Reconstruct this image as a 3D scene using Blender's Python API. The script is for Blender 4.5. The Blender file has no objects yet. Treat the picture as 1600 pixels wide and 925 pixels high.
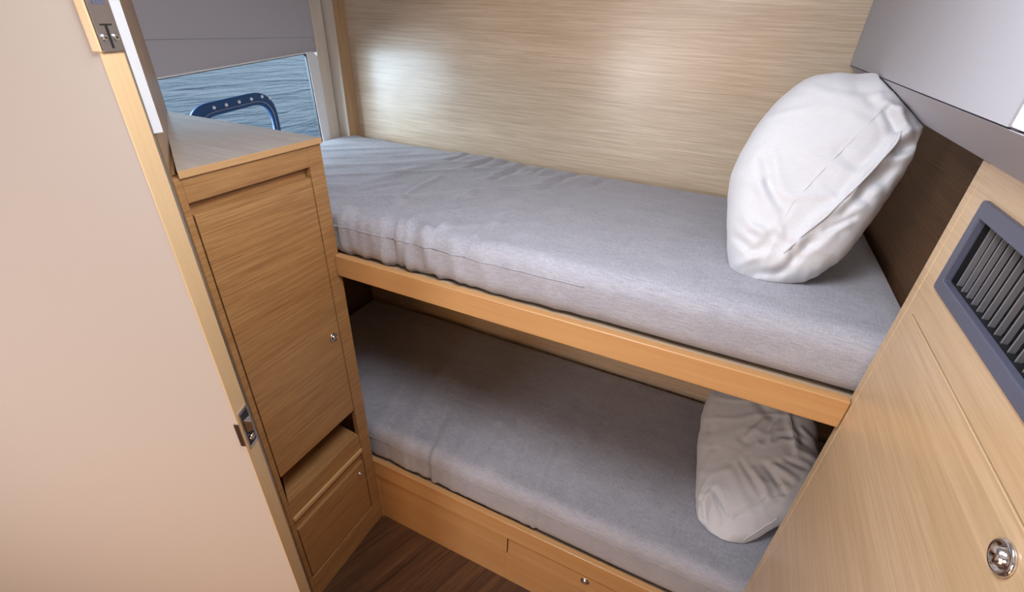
import bpy, bmesh, math, random
from mathutils import Vector, Matrix, noise
random.seed(7)
C = bpy.context.scene.collection

# ------------------------------------------------------------------ camera
CAM = Vector((1.04217, -0.97265, 2.0125))
RT = Vector((0.901248, 0.431728, 0.036906))
DN = Vector((0.249615, -0.447680, -0.858647))
FW = Vector((-0.354180, 0.783067, -0.511237))
FPX, PU, PV = 720.73, 796.0, 460.0
cd = bpy.data.cameras.new('camera'); cam = bpy.data.objects.new('camera', cd); C.objects.link(cam)
cam.matrix_world = Matrix(((RT.x, -DN.x, -FW.x, CAM.x), (RT.y, -DN.y, -FW.y, CAM.y),
                           (RT.z, -DN.z, -FW.z, CAM.z), (0, 0, 0, 1)))
cd.sensor_width = 36; cd.lens = FPX / 1600 * 36
cd.shift_x = 4 / 1600; cd.shift_y = -2.5 / 1600
cd.clip_start = 0.02; cd.clip_end = 300
bpy.context.scene.camera = cam

# ------------------------------------------------------------------ light and exposure
sc = bpy.context.scene
sc.view_settings.view_transform = 'Standard'; sc.view_settings.look = 'None'
sc.view_settings.gamma = 1; sc.view_settings.use_curve_mapping = False
sc.view_settings.exposure = 0.35
w = bpy.data.worlds.new('sky'); sc.world = w; w.use_nodes = True
w.node_tree.nodes['Background'].inputs[0].default_value = (0.66, 0.77, 0.90, 1)
w.node_tree.nodes['Background'].inputs[1].default_value = 1.0

def area(name, loc, target, sx, sy, power, col):
    l = bpy.data.lights.new(name, 'AREA'); l.shape = 'RECTANGLE'; l.size = sx; l.size_y = sy
    l.energy = power; l.color = col
    o = bpy.data.objects.new(name, l); C.objects.link(o); o.location = loc
    o.rotation_euler = (Vector(target) - Vector(loc)).to_track_quat('-Z', 'Y').to_euler()
    return o
# deck hatch over the cabin, daylight
area('hatch_daylight', (0.78, -0.44, 2.40), (0.70, -0.10, 0.6), 0.50, 0.50, 18, (0.90, 0.93, 1.0))
# window daylight from the open side, just outside the hull window
area('window_daylight', (-1.75, -0.55, 1.95), (0.5, 0.70, 1.55), 2.0, 1.3, 120, (0.84, 0.91, 1.0))
# companionway opening behind the camera
area('companionway_daylight', (0.53, -2.15, 1.55), (0.53, 0, 1.3), 0.08, 1.3, 3, (1.0, 0.95, 0.86))
area('saloon_daylight', (-0.05, -2.1, 1.60), (1.1, 0.3, 0.6), 0.45, 0.60, 13, (0.97, 0.96, 1.0))
area('warm_fill', (0.75, -2.0, 0.65), (0.0, -0.6, 0.7), 0.35, 0.35, 8.5, (1.0, 0.56, 0.27))  # unseen fill added to warm the lower door and low woodwork

# ------------------------------------------------------------------ materials
def mat(name):
    m = bpy.data.materials.new(name); m.use_nodes = True
    return m, m.node_tree, m.node_tree.nodes['Principled BSDF']
def plain(name, col, rough=0.5, metal=0.0, bump=0, bscale=300, spec=0.5):
    m, t, b = mat(name)
    b.inputs['Base Color'].default_value = (*col, 1); b.inputs['Roughness'].default_value = rough
    b.inputs['Metallic'].default_value = metal; b.inputs['Specular IOR Level'].default_value = spec
    n = t.nodes.new('ShaderNodeTexNoise'); n.inputs['Scale'].default_value = bscale; n.inputs['Detail'].default_value = 4
    tc = t.nodes.new('ShaderNodeTexCoord'); t.links.new(tc.outputs['Object'], n.inputs['Vector'])
    if bump:
        bp = t.nodes.new('ShaderNodeBump'); bp.inputs['Strength'].default_value = bump; bp.inputs['Distance'].default_value = 0.001
        t.links.new(n.outputs['Fac'], bp.inputs['Height']); t.links.new(bp.outputs[0], b.inputs['Normal'])
    mr = t.nodes.new('ShaderNodeMapRange'); mr.inputs[3].default_value = rough * 0.9; mr.inputs[4].default_value = min(1, rough * 1.1)
    t.links.new(n.outputs['Fac'], mr.inputs[0]); t.links.new(mr.outputs[0], b.inputs['Roughness'])
    return m
def wood(name, c0, c1, c2, axis='X', rough=0.4, freq=1.0, bump=0.12, seed=0.0, coat=0.0, contrast=1.0, coat_rough=0.2):
    """c0 pore lines, c1 / c2 the two tones of the grain; axis = the way the grain runs"""
    m, t, b = mat(name); N = t.nodes.new; L = t.links.new
    tc = N('ShaderNodeTexCoord')
    def mapped(long_, cross):
        mp = N('ShaderNodeMapping'); s = [cross] * 3; s['XYZ'.index(axis)] = long_
        mp.inputs['Scale'].default_value = s; mp.inputs['Location'].default_value = (seed, seed * 1.7, seed * 0.6)
        L(tc.outputs['Object'], mp.inputs['Vector']); return mp
    a = N('ShaderNodeTexNoise'); a.inputs['Scale'].default_value = 1; a.inputs['Detail'].default_value = 5
    a.inputs['Distortion'].default_value = 0.6; a.inputs['Roughness'].default_value = 0.6
    L(mapped(0.8 * freq, 16 * freq).outputs[0], a.inputs['Vector'])
    f = N('ShaderNodeTexNoise'); f.inputs['Scale'].default_value = 1; f.inputs['Detail'].default_value = 6
    f.inputs['Roughness'].default_value = 0.7; f.inputs['Distortion'].default_value = 0.25
    L(mapped(5.5 * freq, 210 * freq).outputs[0], f.inputs['Vector'])
    r1 = N('ShaderNodeValToRGB'); r1.color_ramp.elements[0].position = 0.30; r1.color_ramp.elements[1].position = 0.70
    r1.color_ramp.elements[0].color = (*c1, 1); r1.color_ramp.elements[1].color = (*c2, 1)
    L(a.outputs['Fac'], r1.inputs[0])
    r2 = N('ShaderNodeMapRange'); r2.inputs[1].default_value = 0.36; r2.inputs[2].default_value = 0.62
    r2.inputs[3].default_value = 0.62 * contrast; r2.inputs[4].default_value = 0.0
    L(f.outputs['Fac'], r2.inputs[0])
    mx = N('ShaderNodeMix'); mx.data_type = 'RGBA'; mx.inputs['B'].default_value = (*c0, 1)
    L(r2.outputs[0], mx.inputs['Factor']); L(r1.outputs[0], mx.inputs['A']); L(mx.outputs['Result'], b.inputs['Base Color'])
    bp = N('ShaderNodeBump'); bp.inputs['Strength'].default_value = bump; bp.inputs['Distance'].default_value = 0.0008
    L(f.outputs['Fac'], bp.inputs['Height']); L(bp.outputs[0], b.inputs['Normal'])
    b.inputs['Roughness'].default_value = rough
    b.inputs['Coat Weight'].default_value = coat; b.inputs['Coat Roughness'].default_value = coat_rough
    return m
def fabric(name, c1, c2, bump=0.5, mott=9):
    m, t, b = mat(name); N = t.nodes.new; L = t.links.new
    tc = N('ShaderNodeTexCoord')
    def nz(scale, det=4):
        mp = N('ShaderNodeMapping'); mp.inputs['Scale'].default_value = scale
        L(tc.outputs['Object'], mp.inputs['Vector'])
        n = N('ShaderNodeTexNoise'); n.inputs['Scale'].default_value = 1; n.inputs['Detail'].default_value = det
        L(mp.outputs[0], n.inputs['Vector']); return n
    wx = nz((35, 420, 420)); wy = nz((420, 60, 420)); big = nz((mott, mott * 2, mott), 5)
    ad = N('ShaderNodeMath'); ad.operation = 'ADD'; L(wx.outputs['Fac'], ad.inputs[0]); L(wy.outputs['Fac'], ad.inputs[1])
    ad2 = N('ShaderNodeMath'); ad2.operation = 'MULTIPLY_ADD'; ad2.inputs[1].default_value = 0.5
    L(big.outputs['Fac'], ad2.inputs[0]); L(ad.outputs[0], ad2.inputs[2])
    mr = N('ShaderNodeMapRange'); mr.inputs[1].default_value = 0.85; mr.inputs[2].default_value = 1.65
    L(ad2.outputs[0], mr.inputs[0])
    mx = N('ShaderNodeMix'); mx.data_type = 'RGBA'; mx.inputs['A'].default_value = (*c1, 1); mx.inputs['B'].default_value = (*c2, 1)
    L(mr.outputs[0], mx.inputs['Factor']); L(mx.outputs['Result'], b.inputs['Base Color'])
    bp = N('ShaderNodeBump'); bp.inputs['Strength'].default_value = bump; bp.inputs['Distance'].default_value = 0.0006
    L(ad.outputs[0], bp.inputs['Height']); L(bp.outputs[0], b.inputs['Normal'])
    b.inputs['Roughness'].default_value = 0.9; b.inputs['Sheen Weight'].default_value = 0.25
    b.inputs['Specular IOR Level'].default_value = 0.2
    return m

OAK0, OAK1, OAK2 = (0.21, 0.090, 0.026), (0.43, 0.215, 0.076), (0.54, 0.295, 0.115)
M = {}
M['oak_y'] = wood('oak_veneer_fore_aft', OAK0, OAK1, OAK2, 'Y', 0.42)
M['oak_x'] = wood('oak_veneer_athwart', (0.36, 0.245, 0.15), (0.57, 0.44, 0.305), (0.70, 0.575, 0.43), 'X', 0.30, bump=0.10, seed=3, coat=0.30, contrast=0.9, coat_rough=0.24)
M['oak_top_sheen'] = wood('oak_worktop_sheen', (0.40, 0.31, 0.23), (0.58, 0.50, 0.42), (0.70, 0.63, 0.55), 'X', 0.36, bump=1.0, seed=8, coat=0.6, contrast=1.1)  # window sheen painted in as a bleached, paler base
M['lit_z'] = wood('lit_post', (0.50, 0.40, 0.29), (0.66, 0.57, 0.46), (0.74, 0.67, 0.58), 'Z', 0.35, seed=12, contrast=0.5)  # window light on strip and post painted in as paler wood
M['oak_z'] = wood('oak_upright', (0.30, 0.17, 0.08), (0.50, 0.31, 0.16), (0.60, 0.40, 0.22), 'Z', 0.42, seed=2)
M['beech_x'] = wood('beech_rail', (0.42, 0.20, 0.07), (0.51, 0.27, 0.105), (0.60, 0.35, 0.15), 'X', 0.35, freq=0.7, bump=0.04, seed=5, contrast=0.45)
M['beech_y'] = wood('beech_lip', (0.50, 0.27, 0.11), (0.62, 0.36, 0.16), (0.68, 0.42, 0.20), 'Y', 0.35, freq=0.7, bump=0.04, seed=5, contrast=0.45)
M['beech_z'] = wood('beech_edge', (0.50, 0.31, 0.15), (0.62, 0.42, 0.22), (0.68, 0.48, 0.27), 'Z', 0.38, freq=0.7, bump=0.03, seed=6, contrast=0.35)
M['locker_y'] = wood('pale_oak_locker', (0.42, 0.27, 0.14), (0.58, 0.40, 0.23), (0.66, 0.48, 0.30), 'Y', 0.33, freq=0.7, bump=0.06, seed=11, contrast=0.85, coat=0.15)
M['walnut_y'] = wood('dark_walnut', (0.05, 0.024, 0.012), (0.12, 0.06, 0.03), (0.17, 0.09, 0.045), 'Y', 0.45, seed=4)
M['floor'] = wood('walnut_floor', (0.02, 0.008, 0.004), (0.06, 0.025, 0.010), (0.17, 0.08, 0.035), 'Y', 0.32, freq=0.9, seed=9, bump=0.2)
M['mattress'] = fabric('grey_linen', (0.26, 0.26, 0.295), (0.445, 0.445, 0.495))
M['cotton'] = fabric('white_cotton', (0.57, 0.575, 0.60), (0.63, 0.635, 0.66), 0.15)
M['hull'] = plain('grey_vinyl', (0.46, 0.45, 0.495), 0.55, bump=0.25, bscale=900)
M['pad'] = plain('grey_pad_vinyl', (0.37, 0.365, 0.40), 0.5, bump=0.25, bscale=900)
M['hull_dark'] = plain('dark_seam', (0.06, 0.055, 0.07), 0.7)
M['white'] = plain('white_gelcoat', (0.82, 0.83, 0.85), 0.3)
M['door_face'] = plain('cream_laminate', (0.49, 0.435, 0.39), 0.55, spec=0.2)
M['chrome'] = plain('chrome', (0.78, 0.78, 0.80), 0.12, 1.0)
M['steel'] = plain('brushed_steel', (0.50, 0.50, 0.54), 0.32, 1.0)
M['black'] = plain('black_plastic', (0.012, 0.012, 0.014), 0.4)
M['vent'] = plain('slate_plastic', (0.085, 0.09, 0.13), 0.42)
M['fin'] = plain('grey_fin', (0.16, 0.155, 0.165), 0.45)
M['navy'] = plain('navy_rubber', (0.012, 0.065, 0.19), 0.3)
M['ceiling'] = plain('white_headliner', (0.72, 0.71, 0.71), 0.7)
M['passage'] = wood('passage_panel', OAK0, OAK1, OAK2, 'Z', 0.45, seed=14)

def glass_mat():
    m, t, b = mat('window_glass'); t.nodes.remove(b)
    o = t.nodes['Material Output']; tr = t.nodes.new('ShaderNodeBsdfTransparent'); gl = t.nodes.new('ShaderNodeBsdfGlossy')
    gl.inputs['Roughness'].default_value = 0.02; tr.inputs[0].default_value = (0.86, 0.93, 0.97, 1)
    mx = t.nodes.new("ShaderNodeMixShader"); mx.inputs[0].default_value = 0.05
    t.links.new(tr.outputs[0], mx.inputs[1]); t.links.new(gl.outputs[0], mx.inputs[2]); t.links.new(mx.outputs[0], o.inputs[0])
    return m
M['glass'] = glass_mat()
def sea_mat():
    m, t, b = mat('sea_water'); N = t.nodes.new; L = t.links.new
    b.inputs['Base Color'].default_value = (0.05, 0.11, 0.17, 1); b.inputs['Roughness'].default_value = 0.12
    tc = N('ShaderNodeTexCoord')
    hs = []
    for sc_, det in (((1.1, 0.55, 1), 5), ((4.0, 1.6, 1), 6)):
        mp = N('ShaderNodeMapping'); mp.inputs['Scale'].default_value = sc_; mp.inputs['Rotation'].default_value = (0, 0, 0.25)
        L(tc.outputs['Object'], mp.inputs['Vector'])
        n = N('ShaderNodeTexNoise'); n.inputs['Scale'].default_value = 1; n.inputs['Detail'].default_value = det
        n.inputs['Distortion'].default_value = 0.5; L(mp.outputs[0], n.inputs['Vector']); hs.append(n)
    ad = N('ShaderNodeMath'); ad.operation = 'MULTIPLY_ADD'; ad.inputs[1].default_value = 0.35
    L(hs[1].outputs['Fac'], ad.inputs[0]); L(hs[0].outputs['Fac'], ad.inputs[2])
    bp = N('ShaderNodeBump'); bp.inputs['Strength'].default_value = 1.0; bp.inputs['Distance'].default_value = 0.7
    L(ad.outputs[0], bp.inputs['Height']); L(bp.outputs[0], b.inputs['Normal'])
    return m
M['sea'] = sea_mat()

# ------------------------------------------------------------------ helpers
def obj(name, bm, m, parent=None, smooth=False):
    me = bpy.data.meshes.new(name); 
    loc = parent_origin(parent) if parent else Vector((0, 0, 0))
    if parent: bmesh.ops.translate(bm, verts=bm.verts, vec=-loc)
    bmesh.ops.recalc_face_normals(bm, faces=bm.faces)
    bm.to_mesh(me); bm.free(); me.materials.append(M[m] if isinstance(m, str) else m)
    if smooth:
        for p in me.polygons: p.use_smooth = True
    o = bpy.data.objects.new(name, me); C.objects.link(o)
    if parent: o.parent = parent
    return o
def parent_origin(p):
    v = Vector((0, 0, 0))
    while p: v += p.location; p = p.parent
    return v
def origin(o, loc):
    """move a one-mesh object's origin to its base without moving it"""
    loc = Vector(loc); o.data.transform(Matrix.Translation(-loc)); o.location = loc; return o
def thing(name, label, cat, loc, group=None, kind=None):
    o = bpy.data.objects.new(name, None); C.objects.link(o); o.location = loc; o.empty_display_size = 0.05
    if label: o['label'] = label
    if cat: o['category'] = cat
    if group: o['group'] = group
    if kind: o['kind'] = kind
    return o
def tag(o, label, cat, group=None, kind=None):
    o['label'] = label; o['category'] = cat
    if group: o['group'] = group
    if kind: o['kind'] = kind
    return o
def struct(o, label=None, cat=None):
    o['kind'] = 'structure'
    if label: o['label'] = label
    if cat: o['category'] = cat
    return o
def box(bm, x0, x1, y0, y1, z0, z1, bev=0.0, seg=2):
    vs = [bm.verts.new((x, y, z)) for x in (x0, x1) for y in (y0, y1) for z in (z0, z1)]
    fs = [bm.faces.new([vs[i] for i in q]) for q in ((0, 1, 3, 2), (4, 6, 7, 5), (0, 4, 5, 1), (2, 3, 7, 6), (0, 2, 6, 4), (1, 5, 7, 3))]
    if bev:
        es = list({e for f in fs for e in f.edges})
        bmesh.ops.bevel(bm, geom=es, offset=bev, segments=seg, profile=0.5, affect='EDGES')
    return bm
def bx(*a, **k): return box(bmesh.new(), *a, **k)
def prism(bm, pts, z0, z1, bev=0.0):
    b = [bm.verts.new((x, y, z0)) for x, y in pts]; t = [bm.verts.new((x, y, z1)) for x, y in pts]; n = len(pts)
    fs = [bm.faces.new(b[::-1]), bm.faces.new(t)] + [bm.faces.new((b[i], b[(i + 1) % n], t[(i + 1) % n], t[i])) for i in range(n)]
    if bev: bmesh.ops.bevel(bm, geom=list({e for f in fs for e in f.edges}), offset=bev, segments=2, profile=0.5, affect='EDGES')
    return bm
def tube(bm, pts, r, n=8, closed=False):
    pts = [Vector(p) for p in pts]; rings = []
    for i, p in enumerate(pts):
        a = pts[(i - 1) % len(pts)] if closed or i else p; c = pts[(i + 1) % len(pts)] if closed or i < len(pts) - 1 else p
        d = (c - a).normalized(); u = d.cross(Vector((0.13, 0.2, 0.97))).normalized(); v = d.cross(u)
        rr = r[i] if isinstance(r, (list, tuple)) else r
        rings.append([bm.verts.new(p + rr * (math.cos(k * 2 * math.pi / n) * u + math.sin(k * 2 * math.pi / n) * v)) for k in range(n)])
    m = len(rings)
    for i in range(m if closed else m - 1):
        for k in range(n):
            bm.faces.new((rings[i][k], rings[i][(k + 1) % n], rings[(i + 1) % m][(k + 1) % n], rings[(i + 1) % m][k]))
    if not closed: bm.faces.new(rings[0][::-1]); bm.faces.new(rings[-1])
    return bm
def lathe(bm, base, axis, prof, n=28):
    """prof = (radius, distance along axis)"""
    axis = Vector(axis).normalized(); base = Vector(base)
    u = axis.cross(Vector((0.3, 0.5, 0.8))).normalized(); v = axis.cross(u); rings = []
    for r, h in prof:
        rings.append([bm.verts.new(base + axis * h + max(r, 1e-5) * (math.cos(k * 2 * math.pi / n) * u + math.sin(k * 2 * math.pi / n) * v)) for k in range(n)])
    for a, b in zip(rings, rings[1:]):
        for k in range(n): bm.faces.new((a[k], a[(k + 1) % n], b[(k + 1) % n], b[k]))
    bm.faces.new(rings[0][::-1]); bm.faces.new(rings[-1]); return bm
def nz(x, y, z=0.0): return noise.noise(Vector((x, y, z)))
def sm(a, b, x):
    t = max(0, min(1, (x - a) / (b - a))); return t * t * (3 - 2 * t)

# plate in the plane X = const with a hole: outline lists of (y, z)
def ring_plate(bm, outer, inner, x0, x1):
    def loop(pts, x): return [bm.verts.new((x, y, z)) for y, z in pts]
    oa, ia, ob, ib = loop(outer, x0), loop(inner, x0), loop(outer, x1), loop(inner, x1); n = len(outer)
    for i in range(n):
        j = (i + 1) % n
        bm.faces.new((oa[i], oa[j], ia[j], ia[i])); bm.faces.new((ob[i], ib[i], ib[j], ob[j]))
        bm.faces.new((oa[i], ob[i], ob[j], oa[j])); bm.faces.new((ia[i], ia[j], ib[j], ib[i]))
    return bm
def rounded(pts, r, seg=6):
    """round the corners of a polygon; seg+1 points a corner"""
    out = []; n = len(pts)
    for i in range(n):
        p = Vector(pts[i]); a = Vector(pts[i - 1]); b = Vector(pts[(i + 1) % n])
        ri = r[i] if isinstance(r, (list, tuple)) else r
        da = (a - p).normalized() * ri; db = (b - p).normalized() * ri
        for k in range(seg + 1):
            t = k / seg; q = (1 - t) ** 2 * (p + da) + 2 * t * (1 - t) * p + t * t * (p + db)
            out.append((q.x, q.y))
    return out

# ------------------------------------------------------------------ room shell
XH, YB, XR = -0.70, 0.86, 1.50           # hull side, back bulkhead, bunk end wall
# floor: planks laid at a slant
def floor_bm():
    bm = bmesh.new(); wdt = 0.085
    a = math.radians(0)
    x = -2.2
    while x < 2.9:
        box(bm, x + 0.0008, x + wdt - 0.0008, -3.4, 2.2, -0.02, 0.0, 0.0008, 1); x += wdt
    a = math.radians(20)
    def loc(x, y): return Vector((x * math.cos(a) - y * math.sin(a), x * math.sin(a) + y * math.cos(a), 0))
    for p, n in (((1.98, 0), (1, 0)), ((-0.78, 0), (-1, 0)), ((0, 0.88), (0, 1)), ((0, -2.28), (0, -1))):
        bmesh.ops.bisect_plane(bm, geom=bm.verts[:] + bm.edges[:] + bm.faces[:], plane_co=loc(*p), plane_no=loc(*n), clear_outer=True)
    return bm
fl_ = obj('floor', floor_bm(), 'floor'); fl_.rotation_euler.z = math.radians(-20)
struct(fl_, 'dark walnut plank floor below the lower bunk', 'floor')
struct(obj('ceiling', bx(-0.80, 2.0, -2.3, 1.0, 2.42, 2.46), 'ceiling'), 'pale cabin ceiling', 'ceiling')
struct(obj('wall_back', bx(-0.80, 2.0, YB, YB + 0.03, 0, 2.42), 'oak_x'), 'pale oak veneered bulkhead behind both bunks', 'wall')
struct(obj('wall_front', bx(-0.80, 2.0, -2.30, -2.27, 0, 2.42), 'passage'), 'wall behind the camera', 'wall')
# right: dark walnut bunk end wall (upper bunk), lower bunk end wall further out
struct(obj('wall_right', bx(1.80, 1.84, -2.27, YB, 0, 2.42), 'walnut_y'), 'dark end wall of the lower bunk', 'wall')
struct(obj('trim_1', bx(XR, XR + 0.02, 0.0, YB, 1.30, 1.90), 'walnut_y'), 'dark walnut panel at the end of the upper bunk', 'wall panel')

# left hull side with the window opening
def hull_bm():
    def wz(y): return 1.8045 + (y - 0.032) * 0.0827
    inner = rounded([(-0.30, 1.44), (0.740, 1.44), (0.740, wz(0.70)+0.004), (-0.30, wz(-0.30))], [0.03, 0.03, 0.045, 0.03])
    n = len(inner); outer = []
    rect = [(-2.27, 0.0), (YB, 0.0), (YB, 2.42), (-2.27, 2.42)]
    for i in range(4):
        for k in range(7): outer.append(rect[i])
    bm = bmesh.new(); ring_plate(bm, outer, inner, XH, XH - 0.06)
    bmesh.ops.dissolve_degenerate(bm, dist=1e-5, edges=bm.edges); return bm
struct(obj('wall_left', hull_bm(), 'hull'), 'grey vinyl lined hull side around the window', 'wall')
def wz(y): return 1.8045 + (y - 0.032) * 0.0827
# lining panel above the seam
struct(obj('trim_2', bx(XH, XH + 0.006, -0.35, 0.72, 1.917, 2.42, 0.002), 'hull'), 'upper grey vinyl lining panel above the window seam', 'wall lining')
struct(obj('trim_7', bx(XH, XH + 0.004, 0.02, YB, 0.30, 1.28), 'walnut_y'), 'dark panel added to deepen the shade at the left end of the lower bunk', 'wall panel')  # added dark lining stands in for the shade under the upper bunk
# corner post: lining strip, post face, post side
struct(obj('trim_3', bx(XH, XH + 0.012, 0.713, 0.775, 1.36, 2.42, 0.003), 'lit_z'), 'oak strip on the hull side beside the window, window light painted into its pale tone', 'trim')
struct(obj('trim_4', bx(XH, -0.635, 0.7865, YB, 1.36, 2.42, 0.002), 'oak_z'), 'oak corner post between window and back wall', 'corner post')

struct(obj('trim_6', bx(XH, -0.6345, 0.7835, 0.7862, 1.36, 2.42, 0.0008), 'lit_z'), 'thin facing added on the front of the corner post, window light painted into its colour', 'trim')  # extra facing that carries the painted-in window light
win = thing('window_1', 'wide hull window over the cabinet top with water outside', 'window', (XH, 0.2, 1.44), kind='structure')
o1 = rounded([(-0.30, 1.43), (0.716, 1.43), (0.712, wz(0.71) + 0.006), (-0.30, wz(-0.30) + 0.006)], [0.03, 0.02, 0.045, 0.03])
i1 = rounded([(-0.30, 1.45), (0.668, 1.45), (0.655, wz(0.66) + 0.001), (-0.30, wz(-0.30) + 0.001)], [0.03, 0.02, 0.012, 0.03])
obj('window_frame', ring_plate(bmesh.new(), o1, i1, XH - 0.003, XH + 0.010), 'white', win)
i2 = rounded([(-0.30, 1.45), (0.664, 1.45), (0.651, wz(0.655) - 0.002), (-0.30, wz(-0.30) - 0.002)], [0.03, 0.02, 0.012, 0.03])
obj('gasket', ring_plate(bmesh.new(), i1, i2, XH - 0.003, XH + 0.006), 'black', win)
obj('glass', bx(XH - 0.009, XH - 0.004, -0.33, 0.72, 1.42, 1.88), 'glass', win)
# opening port in the pane: navy ring with screws
def pz(y): return 1.722 + (y - 0.25) * 0.075
ro = rounded([(0.075, 1.50), (0.455, 1.50), (0.455, pz(0.455)), (0.075, pz(0.075))], [0.08, 0.08, 0.11, 0.10], 10)
ri = rounded([(0.125, 1.535), (0.425, 1.535), (0.425, pz(0.425) - 0.046), (0.130, pz(0.130) - 0.050)], [0.06, 0.06, 0.075, 0.06], 10)
port = obj('porthole_frame', ring_plate(bmesh.new(), ro, ri, XH - 0.012, XH + 0.004), 'navy', win)
bev = port.modifiers.new('soft_edge', 'BEVEL'); bev.width = 0.006; bev.segments = 3
mid = [(XH + 0.006, a[0] * 0.32 + b[0] * 0.68, a[1] * 0.32 + b[1] * 0.68) for a, b in zip(ro, ri)]
obj('rim_line', tube(bmesh.new(), mid, 0.0014, 6, True), 'steel', port, True)
for y in (0.115, 0.185, 0.235, 0.29, 0.345, 0.395, 0.43):
    z = pz(y) - 0.020 - (0.028 if y < 0.12 else 0.0) - (0.012 if y > 0.42 else 0)
    obj('screw', lathe(bmesh.new(), (XH + 0.003, y, z), (1, 0, 0), [(0.0062, 0), (0.0062, 0.003), (0.004, 0.005)], 12), 'white', port, True)  # white colour paints in the glints on the screw heads

# diagonal bulkhead by the door: seen almost edge on
struct(obj('wall_near', prism(bmesh.new(), [(0.0, -0.412), (-0.695, 0.020), (-0.695, -0.03), (-0.06, -0.43)], 0.0, 2.42), 'oak_z'),
       'narrow oak bulkhead rising at the left end of the cabinet top', 'wall')
struct(obj('trim_5', bx(-0.012, 0.003, -0.432, -0.399, 1.792, 2.42, 0.001), 'white'), 'narrow white strip on the bulkhead beside the open door', 'trim')

# sea outside
def sea_bm():
    bm = bmesh.new(); bmesh.ops.create_grid(bm, x_segments=4, y_segments=4, size=60); 
    bmesh.ops.translate(bm, verts=bm.verts, vec=(-61.5, 10, 0.35)); return bm
tag(obj('sea', sea_bm(), 'sea'), 'rippled blue water outside the hull window', 'water', kind='stuff')

# ------------------------------------------------------------------ open door
def door():
    d = thing('door_1', 'open cream cabin door with beech edge in the left foreground', 'door', (0.25, -0.58, 0.02), kind='structure')
    b = math.radians(24); dv = Vector((-math.cos(b), -math.sin(b), 0)); ev = Vector((-math.sin(b), math.cos(b), 0))
    # local frame: x = along the leaf away from the free edge, y = thickness, z up
    R = Matrix((( -dv.x, ev.x, 0), (-dv.y, ev.y, 0), (0, 0, 1))).to_4x4()
    d.rotation_euler = R.to_euler(); th = 0.040
    def part(name, bm, m, par=None, smooth=False):
        bmesh.ops.recalc_face_normals(bm, faces=bm.faces)
        me = bpy.data.meshes.new(name); bm.to_mesh(me); bm.free(); me.materials.append(M[m])
        if smooth:
            for p in me.polygons: p.use_smooth = True
        o = bpy.data.objects.new(name, me); C.objects.link(o); o.parent = par or d; return o
    part('leaf', bx(-1.0, -0.003, 0.0, th, 0, 2.30), 'door_face')
    part('edge_strip', bx(-0.003, 0.0, -0.0008, th, 0, 2.30, 0.0008), 'beech_z')
    part('seal', bx(-0.004, 0.0008, th, th + 0.003, 0, 2.30), 'steel')
    # top fitting: channel plate with two screws
    zt = 1.935
    f = part('catch_plate', bx(0.0, 0.0035, 0.001, th - 0.001, zt, 2.30, 0.001), 'steel')
    part('flange', bx(-0.009, 0.003, -0.0040, -0.0005, zt, 2.30, 0.0012), 'beech_z', f)
    part('slot', bx(0.0035, 0.0042, 0.018, 0.0215, zt + 0.004, zt + 0.032), 'black', f)
    part('slot', bx(0.0035, 0.0042, 0.010, 0.030, zt + 0.031, zt + 0.033), 'black', f)
    for k, y in enumerate((0.0105, 0.0300)):
        s = part('screw', lathe(bmesh.new(), (0.0035, y, zt + 0.017), (1, 0, 0), [(0.0052, 0), (0.0048, 0.0015), (0.003, 0.002)], 18), 'chrome', f, True)
        part('screw', lathe(bmesh.new(), (0.0053, y, zt + 0.017), (1, 0, 0), [(0.0016, 0), (0.0016, 0.0006)], 6), 'black', f)
    part('recess', bx(0.0035, 0.0040, 0.010, 0.030, zt + 0.055, 2.28), 'vent', f)
    # latch at mid height
    zl = 1.155
    l = part('latch', bx(0.0, 0.003, 0.006, th - 0.004, zl, zl + 0.105, 0.001), 'chrome')
    part('escutcheon', bx(-0.010, 0.001, -0.003, 0.0, zl + 0.018, zl + 0.085, 0.0012), 'chrome', l)
    bm = bmesh.new()
    for x, y0, y1, z0, z1 in ((0.003, 0.012, 0.030, 0.045, 0.080),):
        v = [bm.verts.new(p) for p in ((x, y0, zl + z0), (x, y1, zl + z0), (x, y1, zl + z1), (x, y0, zl + z1), (x + 0.014, y0 + 0.004, zl + z0 + 0.006), (x + 0.004, y1, zl + z0), (x + 0.004, y1, zl + z1), (x + 0.014, y0 + 0.004, zl + z1 - 0.006))]
        for q in ((0, 1, 2, 3), (4, 7, 6, 5), (0, 4, 5, 1), (3, 2, 6, 7), (0, 3, 7, 4), (1, 5, 6, 2)): bm.faces.new([v[i] for i in q])
    part('bolt', bm, 'chrome', l)
    part('opening', bx(0.003, 0.0036, 0.009, th - 0.007, zl + 0.008, zl + 0.098), 'black', l)
    part('bolt', lathe(bmesh.new(), (0.003, 0.02, zl + 0.026), (1, 0, 0), [(0.008, 0), (0.008, 0.004), (0.005, 0.006)], 18), 'chrome', l, True)
    return d
door()

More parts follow.
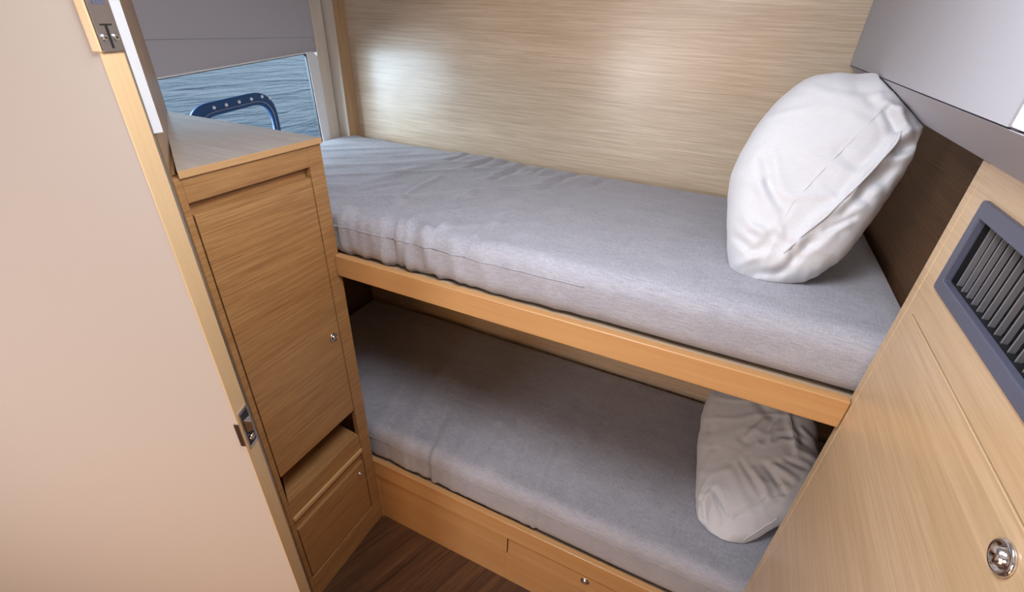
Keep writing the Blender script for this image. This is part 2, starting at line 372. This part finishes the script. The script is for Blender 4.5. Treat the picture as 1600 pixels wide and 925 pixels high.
# ------------------------------------------------------------------ left cabinet (wedge shaped)
KNOB = [(0.0175, 0), (0.0175, 0.0016), (0.0155, 0.0034), (0.0135, 0.0030), (0.0115, 0.0008), (0.0095, 0.0008), (0.0088, 0.0050), (0.0060, 0.0068), (0.0015, 0.0074)]
def cabinet():
    t = thing('cabinet', 'tall oak corner cabinet with two doors and open niche left of the bunks', 'cabinet', (-0.2, -0.15, 0))
    Y0, Y1, th = -0.411, 0.0, 0.020
    oy0, oy1 = -0.395, -0.050
    bm = bmesh.new()
    box(bm, -th, 0, oy1, Y1, 0, 1.697, 0.0012)                 # right stile
    box(bm, -th, 0, Y0, oy0, 0, 1.697, 0.0012)                 # left stile
    box(bm, -th, 0, oy0, oy1, 1.640, 1.697, 0.0012)            # top rail
    box(bm, -th, 0, oy0, oy1, 0.0, 0.128, 0.0012)              # plinth
    obj('face_frame', bm, 'oak_y', t)
    # carcass: back, side towards the bunk, niche lining
    bm = bmesh.new()
    box(bm, -0.66, -th, -0.014, -0.002, 0.0, 1.697)
    prism(bm, [(-th, -0.392), (-th, -0.016), (-0.64, -0.016)], 1.625, 1.63)
    prism(bm, [(-th, -0.392), (-th, -0.016), (-0.64, -0.016)], 0.02, 0.03)
    prism(bm, [(-th, -0.392), (-0.64, -0.016), (-0.655, -0.016), (-th - 0.01, -0.400)], 0.02, 1.697)
    box(bm, -0.030, -0.022, oy0, oy1, 1.58, 1.697)             # back of the finger slot
    obj('carcass', bm, 'oak_y', t)
    obj('worktop', prism(bmesh.new(), [(0.004, -0.400), (0.004, 0.002), (-0.698, 0.002), (-0.698, 0.018), (-0.66, -0.004)][:3] + [(-0.690, -0.002)], 1.697, 1.712, 0.001), 'oak_top_sheen', t)
    obj('edging', bx(0.0038, 0.0062, -0.400, 0.002, 1.6965, 1.7122, 0.0006), 'beech_y', t)
    # doors
    d = obj('door', bx(-0.019, -0.001, oy0 + 0.004, oy1 - 0.003, 0.718, 1.611, 0.0012), 'oak_y', t)
    obj('knob', lathe(bmesh.new(), (-0.001, -0.080, 1.076), (1, 0, 0), KNOB), 'chrome', d, True)
    d = obj('door', bx(-0.019, -0.001, oy0 + 0.004, oy1 - 0.004, 0.137, 0.434, 0.0015), 'oak_y', t)
    obj('knob', lathe(bmesh.new(), (-0.001, -0.079, 0.379), (1, 0, 0), KNOB), 'chrome', d, True)
    # niche floor and lip
    obj('shelf', prism(bmesh.new(), [(-0.004, -0.392), (-0.004, -0.052), (-0.58, -0.018), (-0.60, -0.018)], 0.570, 0.583), 'oak_y', t)
    obj('shelf', prism(bmesh.new(), [(-0.02, -0.392), (-0.02, -0.052), (-0.58, -0.018), (-0.60, -0.018)], 0.728, 0.740), 'oak_y', t)
    bm = bmesh.new(); box(bm, -0.018, -0.004, oy0, oy1, 0.505, 0.570, 0.001)
    obj('apron', bm, 'oak_y', t)
    obj('lip', bx(-0.020, 0.0035, oy0, oy1, 0.488, 0.505, 0.0015), 'beech_y', t)
    obj('apron', bx(-0.020, -0.012, oy0, oy1, 0.436, 0.488), 'oak_y', t)
    return t
cabinet()

# ------------------------------------------------------------------ bunks
def bunks():
    t = thing('upper_bunk', 'upper bunk shelf with a long orange beech front rail', 'bunk', (0.4, 0.4, 1.284))
    obj('rail', bx(0.001, 1.3985, -0.020, 0.004, 1.284, 1.357, 0.003, seg=3), 'beech_x', t)
    obj('platform', bx(-0.695, 1.497, 0.004, 0.858, 1.325, 1.345), 'oak_x', t)
    t = thing('lower_bunk', 'lower bunk base with oak front panel and beech top ledge', 'bunk', (0.4, 0.4, 0))
    obj('ledge', bx(0.001, 1.3985, -0.008, 0.014, 0.300, 0.391, 0.0025), 'beech_x', t)
    # front panel with a recessed hatch
    bm = bmesh.new()
    box(bm, 0.010, 0.637, 0.002, 0.014, 0.0, 0.300, 0.0008)
    box(bm, 0.637, 1.3985, 0.002, 0.014, 0.283, 0.300, 0.0008)
    box(bm, 0.637, 1.3985, 0.002, 0.014, 0.0, 0.181, 0.0008)
    box(bm, 0.0, 0.010, -0.004, 0.014, 0.0, 0.300, 0.0008)
    obj('front_panel', bm, 'beech_x', t)
    h = obj('drawer_front', bx(0.642, 1.25, 0.001, 0.014, 0.184, 0.280, 0.0015), 'beech_x', t)
    obj('knob', lathe(bmesh.new(), (0.955, 0.001, 0.255), (0, -1, 0), KNOB), 'chrome', h, True)
    obj('platform', bx(-0.695, 1.795, 0.015, 0.858, 0.340, 0.360), 'oak_x', t)
bunks()

def mattress(name, label, x0, x1, y0, y1, z0, z1, r, wr, seed, seamz, seamend=1.6):
    """rounded slab with a dense skin, pushed about by drag folds of its cover"""
    bm = bmesh.new(); nx, ny, nzz = int((x1 - x0) / 0.010), int((y1 - y0) / 0.010), 10
    def P(u, v, wv): return Vector((x0 + (x1 - x0) * u, y0 + (y1 - y0) * v, z0 + (z1 - z0) * wv))
    c0 = Vector((x0 + r, y0 + r, z0 + r)); c1 = Vector((x1 - r, y1 - r, z1 - r))
    def sheet(f, a, b):
        g = [[bm.verts.new(f(i / a, j / b)) for j in range(b + 1)] for i in range(a + 1)]
        for i in range(a):
            for j in range(b): bm.faces.new((g[i][j], g[i + 1][j], g[i + 1][j + 1], g[i][j + 1]))
    sheet(lambda a, b: P(a, b, 1), nx, ny); sheet(lambda a, b: P(a, b, 0), nx, ny)
    sheet(lambda a, b: P(a, 0, b), nx, nzz); sheet(lambda a, b: P(a, 1, b), nx, nzz)
    sheet(lambda a, b: P(0, a, b), ny, nzz); sheet(lambda a, b: P(1, a, b), ny, nzz)
    bmesh.ops.remove_doubles(bm, verts=bm.verts, dist=1e-4)
    for v in bm.verts:
        p = v.co.copy(); q = Vector([min(max(p[i], c0[i]), c1[i]) for i in range(3)]); d = p - q
        if d.length > 1e-9: d.normalize()
        # slight crown of the top
        v.co = q + d * r
        h = wr(v.co.x, v.co.y, v.co.z) if v.co.z > z0 + 0.01 else 0
        nrm = d if d.length > 0.1 else Vector((0, 0, 1))
        if v.co.y > y1 - 0.02: h = min(h, 0.0)
        v.co = v.co + nrm * h
        if v.co.z < z0 + 0.022 or v.co.x < 0.012: v.co.y = max(v.co.y, y0)
    o = obj(name, bm, 'mattress', None, True); origin(o, ((x0 + x1) / 2, (y0 + y1) / 2, z0))
    tag(o, label, 'mattress')
    bm = bmesh.new()
    s = obj('seam', tube(bm, [(x0 + 0.05 + (seamend - x0) * k / 200, y0 + r * 0.02 - 0.0005 - max(0, wr(x0 + 0.05 + (seamend - x0) * k / 200, y0, seamz)), seamz + 0.002 * nz(k * 0.15, seed)) for k in range(201)], 0.0016, 6), 'mattress', o, True)
    return o
def px_z(u, v, z):
    r = RT * ((u - PU) / FPX) + DN * ((v - PV) / FPX) + FW
    return CAM + r * ((z - CAM.z) / r.z)
def segd(p, a, b):
    d = b - a; t = max(0.0, min(1.0, (p - a).dot(d) / max(d.dot(d), 1e-9)))
    return (p - a - d * t).length, t
def creases(lst):
    def f(x, y):
        h = 0.0; p = Vector((x + 0.012 * nz(x * 14, y * 14, 1.7), y + 0.012 * nz(x * 14, y * 14, 9.2)))
        gain = 0.75 + 0.5 * nz(x * 9, y * 9, 5.5)
        for a, b, dep, wd in lst:
            dist, t = segd(p, a, b)
            if dist < 3 * wd:
                q = dist / wd; h += dep * (math.exp(-q * q) - 0.35 * math.exp(-(q - 1.6) ** 2)) * (0.45 + 0.55 * math.sin(math.pi * (0.15 + 0.7 * t)))
        return h * gain
    return f
def flat(lst, z): return creases([(px_z(a, b, z).to_2d(), px_z(c, d, z).to_2d(), dep, wd) for a, b, c, d, dep, wd in lst])
CR_UP = flat([(738, 243, 702, 254, -.006, .014), (774, 250, 725, 266, -.010, .015), (798, 254, 768, 264, -.007, .012),
              (824, 258, 772, 282, -.011, .016), (856, 263, 828, 276, -.006, .013), (905, 270, 845, 298, -.010, .020), (955, 279, 915, 296, -.006, .016),
              (600, 345, 627, 311, .009, .012), (627, 311, 687, 277, .006, .010), (560, 348, 580, 328, .008, .012), (640, 352, 668, 326, .008, .012),
              (692, 358, 716, 334, .009, .012), (748, 372, 792, 336, .007, .013), (545, 320, 610, 315, -.008, .018), (660, 330, 740, 322, -.006, .02),
              (585, 362, 600, 338, .009, .010), (606, 366, 622, 340, -.008, .009), (628, 372, 650, 342, .008, .010), (665, 378, 690, 348, -.007, .010), (532, 335, 560, 322, .008, .012), (570, 300, 625, 290, -.006, .018), (700, 320, 745, 300, .006, .014), (722, 380, 760, 345, -.006, .010), (540, 250, 640, 240, -.005, .03), (575, 285, 660, 262, .005, .03), (800, 385, 850, 350, .004, .02)], 1.49)
CR_LO = flat([(779, 667, 737, 735, -.010, .016), (800, 662, 770, 730, .007, .014), (683, 700, 668, 732, .010, .010), (868, 695, 832, 790, .008, .008),
              (818, 700, 800, 760, -.006, .010), (700, 640, 665, 720, -.007, .016), (655, 640, 625, 705, .006, .016), (620, 650, 600, 690, -.006, .014),
              (740, 660, 705, 728, .006, .014), (566, 575, 660, 606, -.004, .007), (660, 606, 755, 640, -.004, .007), (735, 740, 725, 790, .007, .014),
              (600, 500, 760, 590, -.006, .05), (640, 690, 640, 720, .006, .01), (930, 640, 900, 760, .004, .03)], .545)
def ridge(x, y, s=0): return 1 - abs(nz(x, y, s)) * 2
def wr_up(x, y, z):
    h = 0.004 * nz(x * 3, y * 3, 1) + 1.15 * CR_UP(x, y)
    b = -x * 0.66 + y * 0.75; a = x * 0.75 + y * 0.66
    h += 0.0055 * (1 - sm(0.3, 0.9, x)) * sm(0.45, 1.0, ridge(b * 8, a * 1.6, 11))
    if y < 0.07: h += 0.009 * (1 - sm(0.3, 1.0, x)) * (ridge(x * 11 + z * 3, z * 2, 3)) * (1 - sm(0.03, 0.07, y))
    return h
def wr_low(x, y, z):
    h = 0.005 * nz(x * 2.5, y * 2.5, 21) + CR_LO(x, y)
    f = (1 - sm(0.35, 0.70, y)) * (1 - sm(0.6, 1.2, x))
    h += 0.004 * f * sm(0.45, 1.0, ridge(x * 7 + y * 1.2, y * 1.1 - x * 0.3, 17))
    return h
mattress('mattress', 'grey linen mattress on the upper bunk, lit by the window', -0.694, 1.496, 0.008, 0.856, 1.347, 1.495, 0.050, wr_up, 1, 1.452, 0.75)
mattress('mattress', 'grey linen mattress on the lower bunk in the shade', -0.694, 1.78, 0.022, 0.856, 0.362, 0.548, 0.045, wr_low, 2, 0.500)

# ------------------------------------------------------------------ right locker
def locker():
    t = thing('locker', 'pale oak side locker with vent grille and round chrome knob at right', 'locker', (1.6, -0.4, 0))
    XF = 1.400
    obj('edge_post', bx(XF, XF + 0.10, -0.024, 0.0, 0, 1.853, 0.001), 'locker_y', t)
    # fascia around the vent opening and above the door
    vy0, vy1, vz0, vz1 = -0.46, -0.094, 1.677, 1.800
    bm = bmesh.new()
    box(bm, XF + 0.0008, XF + 0.018, -1.2, -0.0255, 1.597, vz0)
    box(bm, XF + 0.0008, XF + 0.018, -1.2, -0.0255, vz1, 1.853)
    box(bm, XF + 0.0008, XF + 0.018, vy1, -0.0255, vz0, vz1)
    box(bm, XF + 0.0008, XF + 0.018, -1.2, vy0, vz0, vz1)
    obj('fascia', bm, 'locker_y', t)
    bm = bmesh.new(); box(bm, XF + 0.02, 1.78, -0.02, -0.001, 0, 1.85); box(bm, XF + 0.02, 1.78, -1.2, -1.18, 0, 1.85)
    box(bm, 1.77, 1.79, -1.18, -0.02, 0, 1.85)
    obj('carcass', bm, 'locker_y', t)
    bm = bmesh.new(); box(bm, XF + 0.0005, XF + 0.018, -0.70, -0.050, 0.10, 1.5935, 0.001)
    d = obj('door', bm, 'locker_y', t)
    obj('jamb', bx(XF + 0.0006, XF + 0.018, -0.0495, -0.0255, 0.0, 1.597), 'locker_y', t)
    obj('knob', lathe(bmesh.new(), (XF + 0.0005, -0.503, 1.556), (-1, 0, 0), [(r_ * 1.12, h_ * 1.5) for r_, h_ in KNOB]), 'chrome', d, True)
    # vent
    def r4(y0, y1, z0, z1, r): return rounded([(y0, z0), (y1, z0), (y1, z1), (y0, z1)], r)
    v = obj('vent_grille', ring_plate(bmesh.new(), r4(-0.48, -0.080, 1.665, 1.812, 0.006), r4(-0.455, -0.098, 1.686, 1.788, 0.002), XF + 0.006, XF - 0.006), 'vent', t)
    bv = v.modifiers.new('soft_edge', 'BEVEL'); bv.width = 0.002; bv.segments = 2
    obj('grille_box', bx(XF + 0.045, XF + 0.05, -0.46, -0.094, 1.677, 1.800), 'black', v)
    bm = bmesh.new(); y = -0.108
    while y > -0.452:
        a = 0.006
        vs = [(XF + 0.010, y), (XF + 0.0085, y - 0.002), (XF + 0.0092, y - 0.0035), (XF + 0.016, y - 0.0030), (XF + 0.016, y - 0.001)]
        prism(bm, vs, 1.686, 1.788); y -= 0.0210
    obj('slats', bm, 'fin', v)
    bm = bmesh.new(); box(bm, XF + 0.006, XF + 0.04, -0.455, -0.098, 1.680, 1.686); box(bm, XF + 0.006, XF + 0.04, -0.455, -0.098, 1.788, 1.794); box(bm, XF + 0.006, XF + 0.045, -0.0975, -0.0955, 1.680, 1.794)
    obj('sleeve', bm, 'black', v)
locker()

# grey padded hull box above the right locker
def hullbox():
    t = thing('overhead_box', 'grey vinyl padded box along the ceiling above the right locker', 'overhead box', (1.6, 0.2, 1.855))
    def profile(bm, y0, y1, pts):
        a = [bm.verts.new((x, y0, z)) for x, z in pts]; b = [bm.verts.new((x, y1, z)) for x, z in pts]; n = len(pts)
        bm.faces.new(a); bm.faces.new(b[::-1])
        for i in range(n): bm.faces.new((a[i], b[i], b[(i + 1) % n], a[(i + 1) % n]))
        return bm
    obj('upper_pad', profile(bmesh.new(), -0.283, 0.857, [(1.300, 1.9345), (1.300, 2.415), (1.79, 2.415), (1.79, 1.9345)]), 'pad', t)
    obj('lower_pad', profile(bmesh.new(), -0.95, 0.857, [(1.3015, 1.9320), (1.395, 1.8555), (1.79, 1.8555), (1.79, 1.9320)]), 'hull', t)
    obj('seam', bx(1.3040, 1.78, -0.30, 0.856, 1.9318, 1.9347), 'hull_dark', t)
    obj('end_cap', bx(1.301, 1.79, -0.60, -0.285, 1.9345, 2.41, 0.003), 'white', t)
hullbox()

# ------------------------------------------------------------------ pillows
def px_on(u, v, p0, n):
    r = RT * ((u - PU) / FPX) + DN * ((v - PV) / FPX) + FW
    return CAM + r * (n.dot(p0 - CAM) / n.dot(r))
def pillow(label, pix, p0, n, thick, seed, seams, cr_px, flatness=2.6):
    n = Vector(n).normalized(); p0 = Vector(p0)
    P3 = [px_on(u, v, p0, n) for u, v in pix]
    cen = sum(P3, Vector()) / len(P3)
    ax = (P3[0] - cen).normalized(); ay = n.cross(ax)
    pts = [((p - cen).dot(ax), (p - cen).dot(ay)) for p in P3]
    # closed Catmull-Rom outline, resampled
    def cr(i, t):
        q = [pts[(i + k) % len(pts)] for k in (-1, 0, 1, 2)]; o = []
        for c in range(2):
            a, b, c_, d = (x[c] for x in q)
            o.append(0.5 * (2 * b + (c_ - a) * t + (2 * a - 5 * b + 4 * c_ - d) * t * t + (3 * b - a - 3 * c_ + d) * t ** 3))
        return o
    fold = creases([(Vector(((px_on(a, b, p0 + n * thick * 0.35, n) - cen).dot(ax), (px_on(a, b, p0 + n * thick * 0.35, n) - cen).dot(ay))), Vector(((px_on(c, d, p0 + n * thick * 0.35, n) - cen).dot(ax), (px_on(c, d, p0 + n * thick * 0.35, n) - cen).dot(ay))), dep, wd) for a, b, c, d, dep, wd in cr_px])
    K = 14; ol = [cr(i, k / K) for i in range(len(pts)) for k in range(K)]
    NO = len(ol); NR = 70
    bm = bmesh.new()
    def surf(x, y, r, s, side):
        prof = (1 - r ** flatness) ** 0.62
        h = thick * 0.5 * prof
        hw = 0.006 * nz(x * 5, y * 5, seed) 
        hw += fold(x, y) if side == 1 else 0
        ed = sm(0.45, 0.95, r) * (1 - sm(0.985, 1.0, r))
        hw += 0.006 * ed * ridge(s * 20 + r * 1.5, r * 2.0, seed + 3)
        hw += 0.0035 * sm(0.5, 1, ridge(x * 10 + y * 5, y * 6, seed + 5))
        hw *= (1 - sm(0.97, 1.0, r))
        return side * (h + hw)
    grids = {}
    for side in (1, -1):
        rings = []
        for j in range(1, NR + 1):
            r = (j / NR); r = 1 - (1 - r) ** 1.5
            ring = []
            for i, (ox, oy) in enumerate(ol):
                wob = 1 + (0.010 * nz(i * 0.35, seed * 3.1) + 0.014 * nz(i * 0.11, seed * 1.3)) * sm(0.8, 1, r)
                x, y = ox * r * wob, oy * r * wob
                ring.append((x, y, surf(x, y, r, i / NO, side)))
            rings.append(ring)
        grids[side] = rings
    def W(x, y, z): return cen + ax * x + ay * y + n * z
    V = {}
    for side in (1, -1):
        V[side] = [[bm.verts.new(W(*p)) for p in ring] for ring in (grids[side] if side == 1 else grids[side][:-1])]
        if side == -1: V[side].append(V[1][-1])
        c = bm.verts.new(W(0, 0, surf(0, 0, 0, 0, side)))
        for i in range(NO):
            bm.faces.new((c, V[side][0][i], V[side][0][(i + 1) % NO]))
            for a, b in zip(V[side], V[side][1:]): bm.faces.new((a[i], b[i], b[(i + 1) % NO], a[(i + 1) % NO]))
    # keep it on top of the mattress and inside the walls
    lo = min(v.co.z for v in bm.verts)
    fl = FLOORZ[seed]
    for v in bm.verts:
        if v.co.z < fl: v.co.z = fl - (fl - v.co.z) * 0.03
        if v.co.y > YB - 0.004: v.co.y = YB - 0.004
        v.co.x = min(v.co.x, XLIM[seed](v.co))
    o = obj('pillow', bm, 'cotton', None, True); loc = Vector((cen.x, cen.y, fl)); origin(o, loc)
    tag(o, label, 'pillow')
    # raised seam along the front: pixel path dropped on the skin, offset by the local height
    for path, rad in seams:
        P = []
        for k in range(len(path) - 1):
            for q in range(8):
                u = path[k][0] + (path[k + 1][0] - path[k][0]) * q / 8; v_ = path[k][1] + (path[k + 1][1] - path[k][1]) * q / 8
                rr = (RT * ((u - PU) / FPX) + DN * ((v_ - PV) / FPX) + FW).normalized()
                hit, co, no, _ = o.ray_cast(CAM - loc, rr)
                if hit: P.append(co + loc + Vector(no) * rad * 0.75)
        if len(P) > 4:
            P = [sum(P[max(0, i - 2):i + 3], Vector()) / len(P[max(0, i - 2):i + 3]) for i in range(len(P))]
            obj('piping', tube(bmesh.new(), P, rad, 6), 'cotton', o, True)
    return o
FLOORZ = {31: 1.496, 57: 0.552}
XLIM = {31: lambda c: 1.296 + (max(0, min(0.1, (1.933 - c.z) * 1.25)) if c.z < 1.933 else 0), 57: lambda c: 1.795}
bpy.context.view_layer.update()
CR_P1 = [(1188, 248, 1203, 290, -.010, .012), (1203, 290, 1227, 333, -.012, .010), (1225, 345, 1180, 395, -.004, .010), (1190, 300, 1215, 352, .008, .014),
         (1142, 366, 1170, 392, -.010, .010), (1165, 340, 1195, 372, .008, .012), (1213, 355, 1250, 385, .009, .012), (1228, 360, 1240, 400, -.008, .010),
         (1155, 415, 1200, 400, .008, .010), (1170, 432, 1215, 418, -.008, .010), (1303, 349, 1345, 325, .010, .010), (1276, 372, 1322, 350, .010, .010),
         (1290, 362, 1330, 340, -.008, .007), (1262, 395, 1300, 370, .009, .010), (1330, 326, 1370, 300, .009, .010), (1369, 154, 1402, 178, .012, .011),
         (1402, 178, 1409, 214, .013, .011), (1388, 176, 1396, 212, -.012, .009), (1409, 214, 1440, 200, .010, .010), (1400, 240, 1432, 222, -.012, .010),
         (1380, 262, 1425, 246, .010, .011), (1420, 150, 1440, 190, -.008, .010), (1340, 150, 1390, 162, -.007, .014), (1310, 250, 1345, 262, -.005, .012),
         (1290, 290, 1315, 305, -.005, .012), (1250, 310, 1280, 330, .004, .014), (1396, 225, 1330, 300, .012, .013), (1330, 300, 1255, 366, .012, .013), (1255, 366, 1205, 412, .010, .013), (1412, 238, 1345, 316, -.012, .014), (1345, 316, 1268, 384, -.012, .014), (1268, 384, 1215, 425, -.008, .012)]
CR_P2 = [(1182, 633, 1212, 655, -.010, .014), (1205, 650, 1170, 690, .010, .013), (1212, 662, 1195, 690, -.008, .010), (1198, 730, 1223, 768, -.011, .011), (1180, 735, 1205, 780, .010, .013),
         (1120, 768, 1137, 800, -.012, .010), (1095, 780, 1108, 822, -.012, .011), (1108, 770, 1122, 812, .010, .010), (1213, 688, 1238, 684, -.010, .009), (1232, 640, 1246, 712, .010, .012),
         (1248, 705, 1275, 716, .010, .010), (1250, 690, 1272, 700, -.010, .010), (1255, 670, 1272, 684, .008, .010), (1140, 740, 1170, 790, .007, .014), (1160, 725, 1190, 770, -.007, .012),
         (1151, 807, 1207, 776, -.006, .009), (1207, 776, 1248, 759, -.006, .009), (1105, 640, 1112, 700, -.006, .018), (1215, 735, 1245, 750, .009, .010), (1230, 725, 1258, 735, -.009, .009)]
pillow('plump white pillow leaning in the corner on the upper mattress',
       [(1136, 395), (1138, 300), (1152, 252), (1185, 195), (1235, 143), (1280, 123), (1335, 122), (1385, 126), (1425, 155), (1446, 195), (1438, 240), (1395, 298), (1350, 362), (1305, 413), (1255, 440), (1195, 447), (1150, 435)],
       (1.23, 0.28, 1.62), (-0.10, -0.86, 0.50), 0.19, 31,
       [([(1409, 205), (1398, 225), (1365, 262), (1330, 300), (1290, 338), (1255, 366), (1215, 405)], 0.0026),
        ([(1385, 165), (1330, 220), (1290, 262), (1240, 315), (1222, 345)], 0.0008)], CR_P1, 4.5)
pillow('white pillow lying against the end of the lower mattress',
       [(1088, 790), (1089, 730), (1093, 680), (1104, 630), (1130, 600), (1180, 585), (1245, 610), (1272, 650), (1280, 700), (1290, 760), (1255, 800), (1205, 828), (1150, 852), (1110, 846), (1090, 825)],
       (1.40, 0.42, 0.68), (-0.42, -0.45, 0.80), 0.17, 57,
       [([(1232, 640), (1238, 670), (1246, 712)], 0.0012), ([(1140, 812), (1190, 783), (1235, 745)], 0.001), ([(1150, 850), (1195, 822), (1222, 805)], 0.002)], CR_P2, 3.2)
